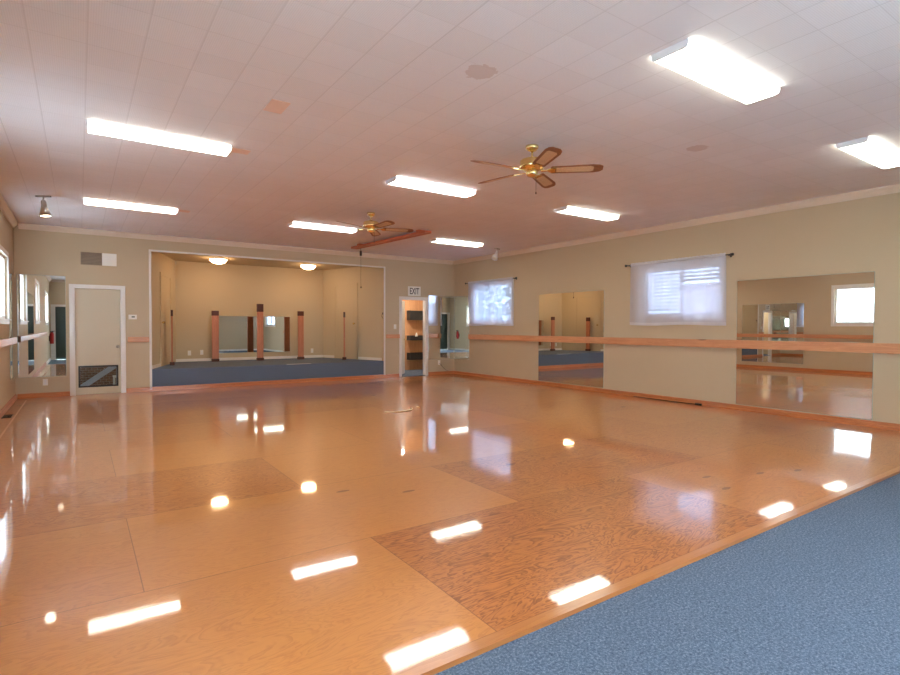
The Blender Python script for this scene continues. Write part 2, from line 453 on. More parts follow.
bm = NB(); prism(bm, [(OPL - .1, TH), (OPR + .1, TH), (SBR + .1, SY + .1), (SBL - .1, SY + .1)], 2.88, 2.96); struct('ceiling_stage', bm, M['stage_wall'])
# stage skirting boards (white) and opening trim
bl = lambda p, s: (p[0] + s, p[1])
dL = Vector((SBL - OPL, SY - TH)); dR = Vector((SBR - OPR, SY - TH))
def onL(s): return (OPL + dL.x * s, TH + dL.y * s)
def onR(s): return (OPR + dR.x * s, TH + dR.y * s)
slant('baseboard_stage_left', onL(0.0), onL(0.33), SZ, SZ + 0.07, -0.015, M['white'])
slant('baseboard_stage_right', onR(0.0), onR(0.37), SZ, SZ + 0.07, 0.015, M['white'])
slant('baseboard_stage_right', onR(0.79), onR(1.0), SZ, SZ + 0.07, 0.015, M['white'])
bm = NB(); box(bm, SBL, SBR, SY - 0.015, SY, SZ, SZ + 0.07); struct('baseboard_stage_back', bm, M['white'])
bm = NB()
box(bm, OPL - 0.035, OPL + 0.006, -0.018, 0, 0.0, OPZ + 0.03); box(bm, OPR - 0.006, OPR + 0.035, -0.018, 0, 0.075, OPZ + 0.03)
box(bm, OPL + 0.006, OPR - 0.006, -0.018, 0, OPZ - 0.006, OPZ + 0.03); struct('trim_2', bm, M['white'])
# doors in the splayed stage walls
def stage_door(name, fn, s0, s1, sign):
    A = Vector(fn(s0)); B = Vector(fn(s1)); d = (B - A); L = d.length; ang = math.atan2(d.y, d.x)
    t = sthing(name, (A.x, A.y, SZ), ang)
    a, b = (0, 0.025) if sign > 0 else (-0.025, 0)
    bm = NB(); box(bm, 0.06, L - 0.06, a * 0.4, b * 0.4, 0.0, 1.97); obj('slab', bm, M['stage_wall'], t)
    bm = NB(); box(bm, 0, 0.06, a, b, 0, 2.03); box(bm, L - 0.06, L, a, b, 0, 2.03); box(bm, 0.06, L - 0.06, a, b, 1.97, 2.03)
    obj('casing', bm, M['stage_wall'], t)
    bm = NB(); lathe(bm, [(0, 0), (.016, 0), (.012, .02), (.026, .035), (.026, .05), (.014, .062), (0, .064)], 16, Matrix.Translation((0.12, b * .4 if sign > 0 else a * .4, 0.95)) @ Matrix.Rotation(-PI / 2 * sign, 4, 'X'))
    obj('knob', bm, M['brass'], t, True)
stage_door('door_3', onL, 0.33, 0.76, -1)
stage_door('door_4', onR, 0.38, 0.78, 1)

# crown moulding
cp = [(0, 0), (0, -0.095), (-0.018, -0.095), (-0.03, -0.07), (-0.06, -0.035), (-0.075, -0.02), (-0.075, 0)]
bm = NB(); extrude_profile(bm, [(x, H + z) for x, z in cp], 'y', YR, 0); struct('trim_3', bm, M['crown'])
bm = NB(); extrude_profile(bm, [(XL - x, H + z) for x, z in cp], 'y', YR, 0); struct('trim_4', bm, M['crown'])
bm = NB(); extrude_profile(bm, [(y, H + z) for y, z in cp], 'x', XL + .075, -.075); struct('trim_5', bm, M['crown'])
bm = NB(); extrude_profile(bm, [(YR - y, H + z) for y, z in cp], 'x', XL + .075, -.075); struct('trim_6', bm, M['crown'])
# baseboards
bp = [(0, 0), (0, 0.085), (-0.012, 0.085), (-0.018, 0.075), (-0.018, 0.03), (-0.03, 0.022), (-0.032, 0)]
bm = NB(); extrude_profile(bm, bp, 'y', YE, -0.0); struct('baseboard_right', bm, M['pine_y'])
bm = NB(); extrude_profile(bm, [(XL - x, z) for x, z in bp], 'y', YE, 0); struct('baseboard_left', bm, M['pine_y'])
for a, b in ((XL + .032, -8.705), (-7.81, OPL - 0.036), (OPL - 0.035, OPR + .036), (OPR + .036, -1.745), (-0.855, -.032)):
    bm = NB(); extrude_profile(bm, bp, 'x', a, b); struct('baseboard_back', bm, M['pine'])
wp = [(x, CZ + z) for x, z in bp]
bm = NB(); extrude_profile(bm, wp, 'y', YR, YE); struct('baseboard_right', bm, M['white'])
bm = NB(); extrude_profile(bm, [(XL - x, z) for x, z in wp], 'y', YR, YE); struct('baseboard_left', bm, M['white'])
bm = NB(); extrude_profile(bm, [(YR - x, z) for x, z in wp], 'x', -7.9, -0.03); struct('baseboard_rear', bm, M['white'])
bm = NB(); box(bm, -9.335, -9.315, -9.8, -0.35, 0, 0.002); struct('trim_7', bm, M['edge'])   # pale strip let into the floor

# ------------------------------------------------------------------ windows
def window(name, wall_x, sgn, w, frost=False, sill=True):
    """sgn: +1 = right wall (outside is +x)"""
    y0, y1, z0, z1 = w
    t = sthing(name, (wall_x, (y0 + y1) / 2, z0)); hw = (y1 - y0) / 2; h = z1 - z0
    def bx(b, a0, a1, *r): box(b, *sorted((sgn * a0, sgn * a1)), *r)
    b = NB()
    bx(b, .03, .10, -hw, -hw + .05, 0, h); bx(b, .03, .10, hw - .05, hw, 0, h)
    bx(b, .03, .10, -hw + .05, hw - .05, 0, .05); bx(b, .03, .10, -hw + .05, hw - .05, h - .05, h)
    obj('window_frame', b, M['white'], t)
    if not frost: b = NB(); bx(b, .045, .085, -.03, .03, .05, h - .05); obj('mullion', b, M['white'], t)
    if frost: b = NB(); bx(b, .062, .068, -hw + .05, hw - .05, .05, h - .05); obj('pane', b, M['frost'], t)
    for s in (() if frost else (-1, 1)):
        b = NB(); bx(b, .062, .068, *sorted((s * .03, s * (hw - .05))), .05, h - .05); obj('pane', b, M['dimmed'] if sgn > 0 else M['glass'], t)
    b = NB(); c = .075
    bx(b, -.018, 0, -hw - c, -hw, -c, h + c); bx(b, -.018, 0, hw, hw + c, -c, h + c)
    bx(b, -.018, 0, -hw, hw, h, h + c); bx(b, -.018, 0, -hw, hw, -c, 0)
    if sill: bx(b, -.05, .03, -hw - .02, hw + .02, -.015, 0.0)
    obj('casing', b, M['white'], t)
    return t
window('window_1', 0, 1, W1, sill=False); window('window_2', 0, 1, W2, sill=False); window('window_3', 0, 1, W3)
window('window_4', XL, -1, L1w, True); window('window_5', XL, -1, L2w, True); window('window_6', XL, -1, L3w)
t = sthing('fill_window', ((RW[0] + RW[1]) / 2, YR, RW[2])); hw = (RW[1] - RW[0]) / 2; h = RW[3] - RW[2]  # unseen rear window, added to give the room soft front fill
b = NB()
for a0, a1, z0, z1 in ((-hw, -hw + .06, 0, h), (hw - .06, hw, 0, h), (-hw + .06, hw - .06, 0, .06), (-hw + .06, hw - .06, h - .06, h), (-.80, -.74, .06, h - .06), (.74, .80, .06, h - .06)):
    box(b, a0, a1, -.1, -.03, z0, z1)
obj('window_frame', b, M['white'], t)
for a0, a1 in ((-hw + .06, -.80), (-.74, .74), (.80, hw - .06)):
    b = NB(); box(b, a0, a1, -.07, -.064, .06, h - .06); obj('pane', b, M['glass'], t)
b = NB(); c = .08
box(b, -hw - c, -hw, 0, .018, -c, h + c); box(b, hw, hw + c, 0, .018, -c, h + c); box(b, -hw, hw, 0, .018, h, h + c); box(b, -hw, hw, 0, .03, -c, 0)
obj('casing', b, M['white'], t)
# rear doorway; a dark slab stands in for its unlit opening
t = sthing('door_5', (-9.32, YR, CZ))
b = NB(); box(b, 0.0, .64, -.08, -.04, 0, 2.09); obj('slab', b, mat('doorway dark', lin(58, 74, 68), .5), t)
b = NB(); box(b, -.15, 0, 0, .018, 0, 2.17); box(b, .64, .84, 0, .018, 0, 2.17); box(b, 0, .64, 0, .018, 2.09, 2.17); obj('casing', b, M['white'], t)

# blinds behind the sheer on the second window
def blind(name, y0, y1, ztop, zbot, label):
    t = thing(name, label, 'blind', (0.030, (y0 + y1) / 2, ztop), 0, 'blinds in the nearer window'); hw = (y1 - y0) / 2
    b = NB(); box(b, -.018, .012, -hw, hw, -.035, 0); obj('head_rail', b, M['white_plastic'], t)
    b = NB(); n = int((ztop - zbot - .07) / .062)
    for k in range(n):
        z = -.06 - k * .062
        box(b, -.025, .025, -hw, hw, -.0015, .0015, Matrix.Translation((-.003, 0, z)) @ Matrix.Rotation(math.radians(44), 4, 'Y'))
    obj('slats', b, M['white_plastic'], t)
    b = NB(); box(b, -.016, .012, -hw, hw, -(ztop - zbot), -(ztop - zbot) + .022); obj('bottom_rail', b, M['white_plastic'], t)
    for s in (-.6, .6):
        b = NB(); tube(b, [(-.004, s * hw, -.03), (-.004, s * hw, -(ztop - zbot) + .02)], .0025, 6); obj('cord', b, M['white_plastic'], t)
blind('window_blind', W2[0] + .005, -6.80, W2[3] - .002, 2.02, 'half raised white slatted blind in the right half of the nearer curtained window')
blind('window_blind', -6.78, W2[1] - .005, W2[3] - .002, 1.535, 'fully lowered white slatted blind in the left half of the nearer curtained window')

# ------------------------------------------------------------------ curtains
def curtain(y0, y1, ztop, zbot, lab_rod, lab_cur, seed):
    X = -0.075; yc = (y0 + y1) / 2; hw = (y1 - y0) / 2
    t = thing('curtain_rod', lab_rod, 'curtain rod', (X, yc, ztop - .035), 0, 'black curtain rods')
    b = NB(); tube(b, [(0, -hw - .075, 0), (0, hw + .075, 0)], .009, 10); obj('rod', b, M['black'], t, True)
    for s in (-1, 1):
        b = NB(); lathe(b, [(0, 0), (.012, 0), (.012, .012), (.02, .02), (.024, .034), (.018, .048), (0, .054)], 14,
                        Matrix.Translation((0, s * (hw + .075), 0)) @ Matrix.Rotation(-s * PI / 2, 4, 'X'))
        obj('finial', b, M['black'], t, True)
        b = NB(); box(b, -.006, -X - .004, s * (hw + .045) - .008, s * (hw + .045) + .008, -.014, -.002)
        box(b, -X - .006, -X, s * (hw + .045) - .014, s * (hw + .045) + .014, -.035, .03); obj('bracket', b, M['black'], t)
    c = thing('curtain', lab_cur, 'curtain', (X, yc, zbot), 0, 'sheer white curtains')
    rnd = random.Random(seed); ph = [rnd.uniform(0, 6) for _ in range(4)]
    def xo(u, v):
        y = u * 2 * hw
        return (.012 + .012 * (1 - v)) * (math.sin(y * 17 + ph[0] + .5 * math.sin(y * 5 + ph[1])) * .55 + .45 * math.sin(y * 9 + ph[2] + v)) * (0.35 if v > .93 else 1)
    def sheet(v0, v1, nv, grow=0):
        b = NB(); nu = 160; Hc = ztop - zbot; g = []
        for j in range(nv + 1):
            v = v0 + (v1 - v0) * j / nv
            g.append([b.verts.new((xo(i / nu, v) - grow, (-hw + 2 * hw * i / nu) * (1 + .012 * (1 - v)), v * Hc + .008 * math.sin(i / nu * 9 + ph[3]) * (1 - v))) for i in range(nu + 1)])
        for j in range(nv):
            for i in range(nu): b.faces.new((g[j][i], g[j][i + 1], g[j + 1][i + 1], g[j + 1][i]))
        return b
    obj('fabric', sheet(0.045, .961, 24), M['sheer'], c, True)
    obj('hem', sheet(0, .045, 2, .001), M['hem'], c, True)
    # rod pocket: wraps round the rod
    b = NB(); nu = 100; prof = [(.013 * math.cos(a), .012 * math.sin(a)) for a in [2 * PI * k / 10 for k in range(10)]]
    rings = [[b.verts.new((px + .003 * math.sin(i * .9), -hw + 2 * hw * i / nu, ztop - zbot - .035 + pz)) for px, pz in prof] for i in range(nu + 1)]
    for A, B in zip(rings, rings[1:]):
        for k in range(10): b.faces.new((A[k], A[(k + 1) % 10], B[(k + 1) % 10], B[k]))
    obj('rod_pocket', b, M['hem'], c, True)
    b = NB(); top = [b.verts.new((.004 * math.sin(i * .9), -hw + 2 * hw * i / nu, ztop - zbot - .024)) for i in range(nu + 1)]
    tp = [b.verts.new((.006 * math.sin(i * 1.1), -hw + 2 * hw * i / nu, ztop - zbot + .004 * math.sin(i * 1.7))) for i in range(nu + 1)]
    for i in range(nu): b.faces.new((top[i], top[i + 1], tp[i + 1], tp[i]))
    obj('heading', b, M['hem'], c, True)
curtain(-2.53, -0.74, 2.49, 1.335, 'black curtain rod over the far right-hand window by the corner', 'sheer white curtain over the far window, beside the corner mirrors', 3)
curtain(-7.63, -5.84, 2.49, 1.34, 'black curtain rod over the nearer window, between the two long mirrors', 'sheer white curtain over blinds on the nearer window, between two wall mirrors', 8)

# ------------------------------------------------------------------ mirrors
def mirror(label, plane, a0, a1, z0, z1, c, group='frameless wall mirrors'):
    if plane == 'R': loc = (0, (a0 + a1) / 2, z0)
    elif plane == 'L': loc = (XL, (a0 + a1) / 2, z0)
    else: loc = ((a0 + a1) / 2, c, z0)
    t = thing('wall_mirror', label, 'mirror', loc, 0, group); hw = (a1 - a0) / 2; h = z1 - z0; T = .006
    b, e = NB(), NB()
    def put(bb, d0, d1, u0, u1, v0, v1):
        if plane == 'R': box(bb, -d1, -d0, u0, u1, v0, v1)
        elif plane == 'L': box(bb, d0, d1, u0, u1, v0, v1)
        else: box(bb, u0, u1, -d1, -d0, v0, v1)
    put(b, .001, T, -hw + .004, hw - .004, .004, h - .004); obj('glass', b, M['mirror'], t)
    put(e, .0005, T - .001, -hw, -hw + .004, 0, h); put(e, .0005, T - .001, hw - .004, hw, 0, h)
    put(e, .0005, T - .001, -hw + .004, hw - .004, 0, .004); put(e, .0005, T - .001, -hw + .004, hw - .004, h - .004, h)
    obj('edge', e, M['mirror_edge'], t)
    return t
mirror('tall frameless mirror on the stage wall left of the tan door', 'B', -9.46, -8.755, .375, 2.215, 0)
mirror('narrow frameless mirror on the left wall beside the white window', 'L', -.80, -.03, .40, 2.18, 0)
mirror('wide frameless mirror on the left wall between its two windows', 'L', -4.87, -3.03, .20, 2.05, 0)
mirror('frameless mirror right of the white exit door', 'B', -.845, -.012, .42, 2.145, 0)
mirror('narrow frameless mirror in the far corner left of the curtain', 'R', -.70, -.012, .42, 2.135, 0)
mirror('frameless mirror between the two curtained windows', 'R', -5.17, -3.33, .095, 2.04, 0)
mirror('largest frameless mirror, on the right wall nearest the blue carpet', 'R', -9.565, -7.78, .09, 2.04, 0)
mirror('low wide mirror on the back wall of the stage behind the boards', 'B', -5.67, -3.84, .62, 1.56, SY)

# ------------------------------------------------------------------ barres (board hand rails)
def barre_y(label, x, side, y0, y1, z0, z1, m, brk, thick=.038, off=.028):
    t = thing('ballet_barre', label, 'barre', (x, (y0 + y1) / 2, z0), 0); L = (y1 - y0) / 2
    b = NB(); box(b, *sorted((side * off, side * (off + thick))), -L, L, 0, z1 - z0, bev=.005); obj('rail', b, m, t)
    for y in brk:
        b = NB(); box(b, *sorted((side * .002, side * (off + .002))), y - (y0 + y1) / 2 - .03, y - (y0 + y1) / 2 + .03, -.005, z1 - z0 - .02)
        obj('bracket', b, m, t)
    return t
barre_y('long knotty pine barre along the right wall across both long mirrors', 0, -1, -10.4, -.74, .975, 1.105, M['barre'], (-.9, -2.9, -5.6, -6.7, -7.6, -9.75))
barre_y('long pine barre along the left wall below its windows', XL, 1, -10.3, -.35, .995, 1.105, M['barre'], (-.6, -2.8, -5.2, -7.4, -9.6))
def barre_x(label, x0, x1, z0, z1):
    t = thing('ballet_barre', label, 'barre', ((x0 + x1) / 2, 0, z0), 0); L = (x1 - x0) / 2
    b = NB(); box(b, -L, L, -.066, -.028, 0, z1 - z0, bev=.005); obj('rail', b, M['barre_x'], t)
    for s in (-.6, .6):
        b = NB(); box(b, s * L - .02, s * L + .02, -.029, -.002, .01, z1 - z0 - .02); obj('bracket', b, M['barre_x'], t)
barre_x('short orange pine barre between the tan door and the stage', -7.78, -7.415, .985, 1.085)
barre_x('short orange pine barre between the stage and the exit door', -2.135, -1.755, 1.005, 1.105)

# ------------------------------------------------------------------ fluorescent ceiling fixtures
def lens_mat(name, col, s): return mk_emit(name, col, s)
LS = 6.0
LM = {'cream': lens_mat('cream lens', (.97, 1, .86), LS), 'warm': lens_mat('warm lens', (1, .86, .72), LS), 'white': lens_mat('cool lens', (1, .97, .95), LS)}
def fixture(x, y, kind, label):
    t = thing('fluorescent_light', label, 'ceiling light', (x, y, 3.062), 0, 'fluorescent ceiling fixtures')
    L = .60
    b = NB(); box(b, -L, L, -.09, .09, .034, .048, bev=.002); obj('housing', b, M['white_metal'], t)
    prof = [(-.128, .036), (-.128, .028), (-.120, .007), (-.098, .0), (.098, .0), (.120, .007), (.128, .028), (.128, .036)]
    b = NB(); extrude_profile(b, prof, 'x', -L + .006, L - .006); obj('lens', b, LM[kind], t)
    for s in (-1, 1):
        b = NB(); extrude_profile(b, [(-.131, .047), (-.131, .026), (-.123, .004), (-.10, -.003), (.10, -.003), (.123, .004), (.131, .026), (.131, .047)], 'x', *sorted((s * (L - .006), s * (L + .006))))
        obj('end_cap', b, M['white_metal'], t)
for a in [(-7.88, -6.37, 'cream', 'fluorescent ceiling light nearest the left wall, in the middle row'),
          (-7.885, -2.84, 'warm', 'warm pinkish fluorescent ceiling light in front of the tan door, near the spotlight'),
          (-4.80, -6.36, 'white', 'bright fluorescent ceiling light between the two brass fans'),
          (-4.90, -2.87, 'white', 'fluorescent ceiling light behind the far fan, in front of the stage'),
          (-1.91, -2.82, 'cream', 'short-looking fluorescent ceiling light farthest back, toward the exit door corner'),
          (-1.93, -6.42, 'cream', 'fluorescent ceiling light right of the nearer fan, above the curtained window'),
          (-4.80, -10.13, 'cream', 'largest nearest fluorescent ceiling light with two-tube lens at upper right'),
          (-1.80, -10.11, 'cream', 'fluorescent ceiling light cut off by the right edge, above the long mirror')]:
    fixture(*a)
def plate(x, y, sx, sy, label, rz=0):
    b = NB(); box(b, -sx, sx, -sy, sy, -.006, 0, bev=.002); o = obj('ceiling_cover_plate', b, M['ceil_plate'], None, loc=(x, y, H))
    tag(o, label, 'cover plate', 'peach ceiling cover plates')
plate(-7.20, -7.73, .075, .13, 'flat peach square cover plate on the ceiling away from the lights')
plate(-7.17, -6.38, .09, .07, 'small peach plate at the right end of the middle left ceiling light')
plate(-7.18, -2.84, .08, .07, 'small peach plate at the end of the warm ceiling light by the door')

# ------------------------------------------------------------------ ceiling fans
def make_fan(x, y, a0, label):
    t = thing('ceiling_fan', label, 'ceiling fan', (x, y, H), 0, 'brass ceiling fans')
    b = NB(); lathe(b, [(0, 0), (.062, 0), (.066, -.012), (.062, -.03), (.04, -.05), (.018, -.058), (0, -.058)]); obj('canopy', b, M['brass'], t, True)
    b = NB(); lathe(b, [(0, -.05), (.012, -.05), (.012, -.15), (0, -.15)], 12); obj('downrod', b, M['brass'], t, True)
    b = NB(); lathe(b, [(0, -.115), (.03, -.117), (.055, -.13), (.10, -.138), (.118, -.15), (.122, -.165), (.118, -.178), (.122, -.19), (.122, -.215), (.11, -.232), (.07, -.242), (0, -.244)], 32); obj('motor_housing', b, M['brass'], t, True)
    b = NB(); lathe(b, [(0, -.24), (.055, -.243), (.06, -.255), (.058, -.285), (.045, -.302), (.02, -.31), (0, -.311)], 24); obj('switch_housing', b, M['brass'], t, True)
    b = NB(); tube(b, [(.05, .0, -.29), (.056, 0, -.32), (.056, 0, -.45)], .0022, 6)
    lathe(b, [(0, 0), (.007, -.004), (.008, -.018), (0, -.026)], 10, Matrix.Translation((.056, 0, -.448))); obj('pull_chain', b, M['black'], t, True)
    for k in range(5):
        a = a0 + 2 * PI * k / 5; R = Matrix.Rotation(a, 4, 'Z') @ Matrix.Translation((0, 0, -.246)) @ Matrix.Rotation(math.radians(-13), 4, 'X')
        pts = [(.185, -.052), (.20, -.064), (.59, -.076), (.655, -.064), (.69, -.035), (.69, .035), (.655, .064), (.59, .076), (.20, .064), (.185, .052)]
        b = NB(); prism(b, pts, -.003, .003); bmesh.ops.transform(b, matrix=R, verts=b.verts); bl_ = obj('blade', b, M['fan_wood'], t)
        b = NB(); prism(b, [(.24, -.042), (.57, -.050), (.60, -.036), (.60, .036), (.57, .050), (.24, .042)], -.0042, .0042); bmesh.ops.transform(b, matrix=R, verts=b.verts); obj('cane_inset', b, M['cane'], bl_)
        b = NB(); prism(b, [(.09, -.018), (.15, -.012), (.19, -.04), (.235, -.03), (.225, 0), (.235, .03), (.19, .04), (.15, .012), (.09, .018)], -.011, -.0035); bmesh.ops.transform(b, matrix=R, verts=b.verts); obj('blade_iron', b, M['brass'], t)
    return t
make_fan(-4.81, -8.22, math.radians(-43), 'nearer brass ceiling fan with five cane-inset wooden blades')
make_fan(-4.71, -4.41, math.radians(-17), 'farther brass ceiling fan beside the reddish ceiling beam')

# beam with pulley and cord
t = thing('ceiling_beam', 'reddish wooden plank fixed under the ceiling beside the far fan', 'beam', (-3.375, -2.45, H), math.radians(5.0))
b = NB(); box(b, -.08, .08, -1.36, 1.36, -.085, -.04, bev=.004); obj('plank', b, M['beam'], t)
for y in (-1.1, 1.1):
    b = NB(); box(b, -.05, .05, y - .05, y + .05, -.041, 0); obj('mounting_block', b, M['beam'], t)
t = thing('rope_pulley', 'small black pulley with a thin cord hanging from the reddish ceiling plank', 'pulley', (-3.405, -1.25, H - .085), 0)
b = NB(); tube(b, [(0, 0, 0), (0, 0, -.05)], .006, 8); obj('eye_bolt', b, M['black'], t)
b = NB(); box(b, -.022, .022, -.016, .016, -.16, -.045, bev=.006); obj('block', b, M['black'], t)
b = NB(); tube(b, [(0, 0, -.15), (.004, 0, -.4), (0, .004, -.62), (.003, 0, -.84)], .003, 6); lathe(b, [(0, 0), (.012, -.006), (.014, -.03), (0, -.05)], 10, Matrix.Translation((.003, 0, -.83))); obj('cord', b, M['dark_plastic'], t, True)

# spot lamps
LMs = mk_emit('spot bulb', (1, .86, .66), 14)
def spot(x, y, rz, label, lean, bm_=None, sm=None):
    t = thing('ceiling_spotlight', label, 'spotlight', (x, y, H), rz, 'conical ceiling spotlights')
    b = NB(); box(b, -.10, .10, -.018, .018, -.022, 0, bev=.004); obj('track_bar', b, M['chrome'], t)
    b = NB(); tube(b, [(0, 0, -.02), (0, 0, -.09)], .010, 10); obj('stem', b, M['chrome'], t, True)
    R = Matrix.Translation((0, 0, -.075)) @ Matrix.Rotation(lean, 4, 'Y')
    b = NB(); lathe(b, [(0, .012), (.026, .008), (.03, -.01), (.034, -.07), (.075, -.215), (.072, -.215), (.03, -.075), (.0, -.06)], 24, R); obj('shade', b, sm or M['chrome'], t, True)
    b = NB(); lathe(b, [(0, -.10), (.03, -.11), (.062, -.19), (.055, -.205), (0, -.212)], 20, R); obj('bulb', b, bm_ or LMs, t, True)
    return t
spot(-8.95, -2.80, math.radians(-34), 'lit conical spotlight on the ceiling near the left corner', math.radians(-8))
spot(-.62, -2.60, math.radians(20), 'white conical spotlight on the ceiling above the far curtain', math.radians(35), M['white_plastic'], M['white_metal'])

# stage dome lights
LMd = mk_emit('stage dome glass', (1, .62, .33), 22)
def dome(x, y, label):
    t = thing('dome_light', label, 'ceiling light', (x, y, 2.88), 0, 'dome lights over the stage')
    b = NB(); lathe(b, [(0, 0), (.19, 0), (.195, -.012), (.19, -.03), (0, -.03)], 32); obj('base', b, M['white_metal'], t, True)
    b = NB(); lathe(b, [(.185, -.03), (.175, -.06), (.13, -.10), (.07, -.122), (0, -.128)], 32); obj('glass_shade', b, LMd, t, True)
dome(-5.87, 1.2, 'glowing dome light on the stage ceiling, left one of the pair')
dome(-3.72, 1.2, 'glowing dome light on the stage ceiling, right one of the pair')

# ------------------------------------------------------------------ left door, with a low glass panel
t = sthing('door_1', (-8.63, 0, 0))
b = NB(); wall_cells(b, 'x', 0.0, .75, .06, .10, 0.005, 2.0, [(.06, .69, .14, .54)]); obj('slab', b, M['door'], t)
b = NB(); wall_cells(b, 'x', .055, .695, .050, .062, .135, .545, [(.085, .665, .165, .515)]); obj('glass_frame', b, M['dark_plastic'], t)
b = NB(); box(b, .06, .69, .075, .081, .14, .54); obj('pane', b, M['glass'], t)
b = NB(); lathe(b, [(0, 0), (.03, 0), (.03, .006), (.012, .012), (.012, .03), (.026, .042), (.028, .054), (.016, .066), (0, .068)], 20, Matrix.Translation((.69, .06, .90)) @ Matrix.Rotation(PI / 2, 4, 'X')); obj('knob', b, M['chrome'], t, True)
b = NB(); box(b, -.075, 0, -.02, 0, 0, 2.075); box(b, .75, .82, -.02, 0, 0, 2.075); box(b, 0, .75, -.02, 0, 2.0, 2.075); box(b, 0, .012, 0, .06, 0, 2.0); box(b, .738, .75, 0, .06, 0, 2.0); obj('casing', b, M['white'], t)
# little store behind it
b = NB(); box(b, -9.2, -7.45, .95, 1.05, -.05, 2.3); struct('wall_store', b, M['brick'])
b = NB(); box(b, -9.2, -9.12, TH, .95, -.05, 2.3); struct('wall_store', b, M['stage_wall'])
b = NB(); box(b, -7.53, -7.45, TH, .95, -.05, 2.3); struct('wall_store', b, M['stage_wall'])
b = NB(); box(b, -9.2, -7.45, TH, 1.05, 2.3, 2.4); struct('ceiling_store', b, M['stage_wall'])
b = NB(); box(b, -9.2, -7.45, 0.10, .95, -.05, 0.0); struct('floor_store', b, M['carpet'])
t = thing('leaning_board', 'pale grey board leaning diagonally behind the low glass of the tan door', 'board', (-8.25, .45, 0))
b = NB(); box(b, -.50, .50, -.012, .012, -.05, .05, Matrix.Translation((.05, 0, .34)) @ Matrix.Rotation(math.radians(-36), 4, 'Y'), bev=.003)
obj('plank', b, M['grey_board'], t)
b = NB(); box(b, .30, .38, -.03, .03, 0, .62); obj('upright', b, M['grey_board'], t)
t = thing('step_stool', 'white step stool standing at the right behind the low glass of the tan door', 'stool', (-7.82, .62, 0))
b = NB(); box(b, -.18, .18, -.12, .12, .26, .29, bev=.004); obj('top', b, M['white_plastic'], t)
for sx in (-1, 1):
    b = NB(); box(b, sx * .16 - .015, sx * .16 + .015, -.11, .11, 0, .26); obj('leg_panel', b, M['white_plastic'], t)
b = NB(); box(b, -.04, .04, -.02, .02, 0, .6, bev=.01); o = obj('white_post', b, M['white_plastic'], None, loc=(-8.62, .55, 0)); tag(o, 'white upright post standing at the left behind the low glass of the tan door', 'post')

# ------------------------------------------------------------------ exit doorway and vestibule
t = sthing('door_2', (-1.67, 0, 0))
b = NB(); box(b, -.07, 0, -.02, 0, 0, 2.085); box(b, .74, .81, -.02, 0, 0, 2.085); box(b, 0, .74, -.02, 0, 2.02, 2.085); box(b, 0, .014, 0, TH, 0, 2.02); box(b, .726, .74, 0, TH, 0, 2.02); box(b, .014, .726, 0, TH, 2.006, 2.02); obj('casing', b, M['white'], t)
R = Matrix.Translation((.02, TH + .01, 0)) @ Matrix.Rotation(math.radians(50), 4, 'Z')
b = NB(); box(b, 0, .76, 0, .04, .02, 2.0, R, bev=.003); lf = obj('leaf', b, M['white'], t)
b = NB(); lathe(b, [(0, 0), (.012, .0), (.012, .03), (.026, .042), (.026, .056), (0, .066)], 16, R @ Matrix.Translation((.66, 0, .95)) @ Matrix.Rotation(PI / 2, 4, 'X')); obj('knob', b, M['brass'], lf, True)
b = NB(); box(b, -2.15, .12, 0.0, 1.75, -.06, .012); struct('floor_vestibule', b, M['carpet'])
b = NB(); box(b, -2.15, .12, 1.70, 1.80, 0, 2.4); struct('wall_vestibule', b, M['bookcase'])
b = NB(); box(b, .02, .12, TH, 1.70, 0, 2.4); struct('wall_vestibule', b, M['wall'])
b = NB(); box(b, -2.17, -2.11, TH, 1.70, 0, 2.4); struct('wall_vestibule', b, M['wall'])
b = NB(); box(b, -2.17, .12, TH, 1.8, 2.4, 2.48); struct('ceiling_vestibule', b, M['white'])
def shelf(z0, z1, label):
    t = thing('shelf_bin', label, 'shelf', (-.26, 1.48, z0), 0, 'dark shelves in the exit vestibule'); h = z1 - z0
    b = NB(); box(b, -.28, .28, 0, .22, 0, .02); obj('board', b, M['dark_plastic'], t)
    b = NB(); box(b, -.28, .28, .19, .21, .02, h); box(b, -.28, -.26, 0, .19, .02, h); box(b, .26, .28, 0, .19, .02, h); obj('back', b, M['dark_plastic'], t)
    b = NB(); box(b, -.26, .26, .0, .02, .02, h * .8); obj('front_lip', b, M['dark_plastic'], t)
shelf(1.50, 1.78, 'dark shelf box highest on the wooden wall seen through the exit door')
shelf(.90, 1.04, 'dark shelf box in the middle of the wooden wall through the exit door')
shelf(.32, .53, 'dark shelf box lowest on the wooden wall through the exit door')
b = NB(); lathe(b, [(0, 0), (.035, 0), (.04, .02), (.038, .14), (.018, .17), (.018, .2), (0, .2)], 16); o = obj('bottle', b, M['white_plastic'], None, True, (-.28, 1.56, .921)); tag(o, 'small white bottle standing in the middle dark shelf box through the exit door', 'bottle')

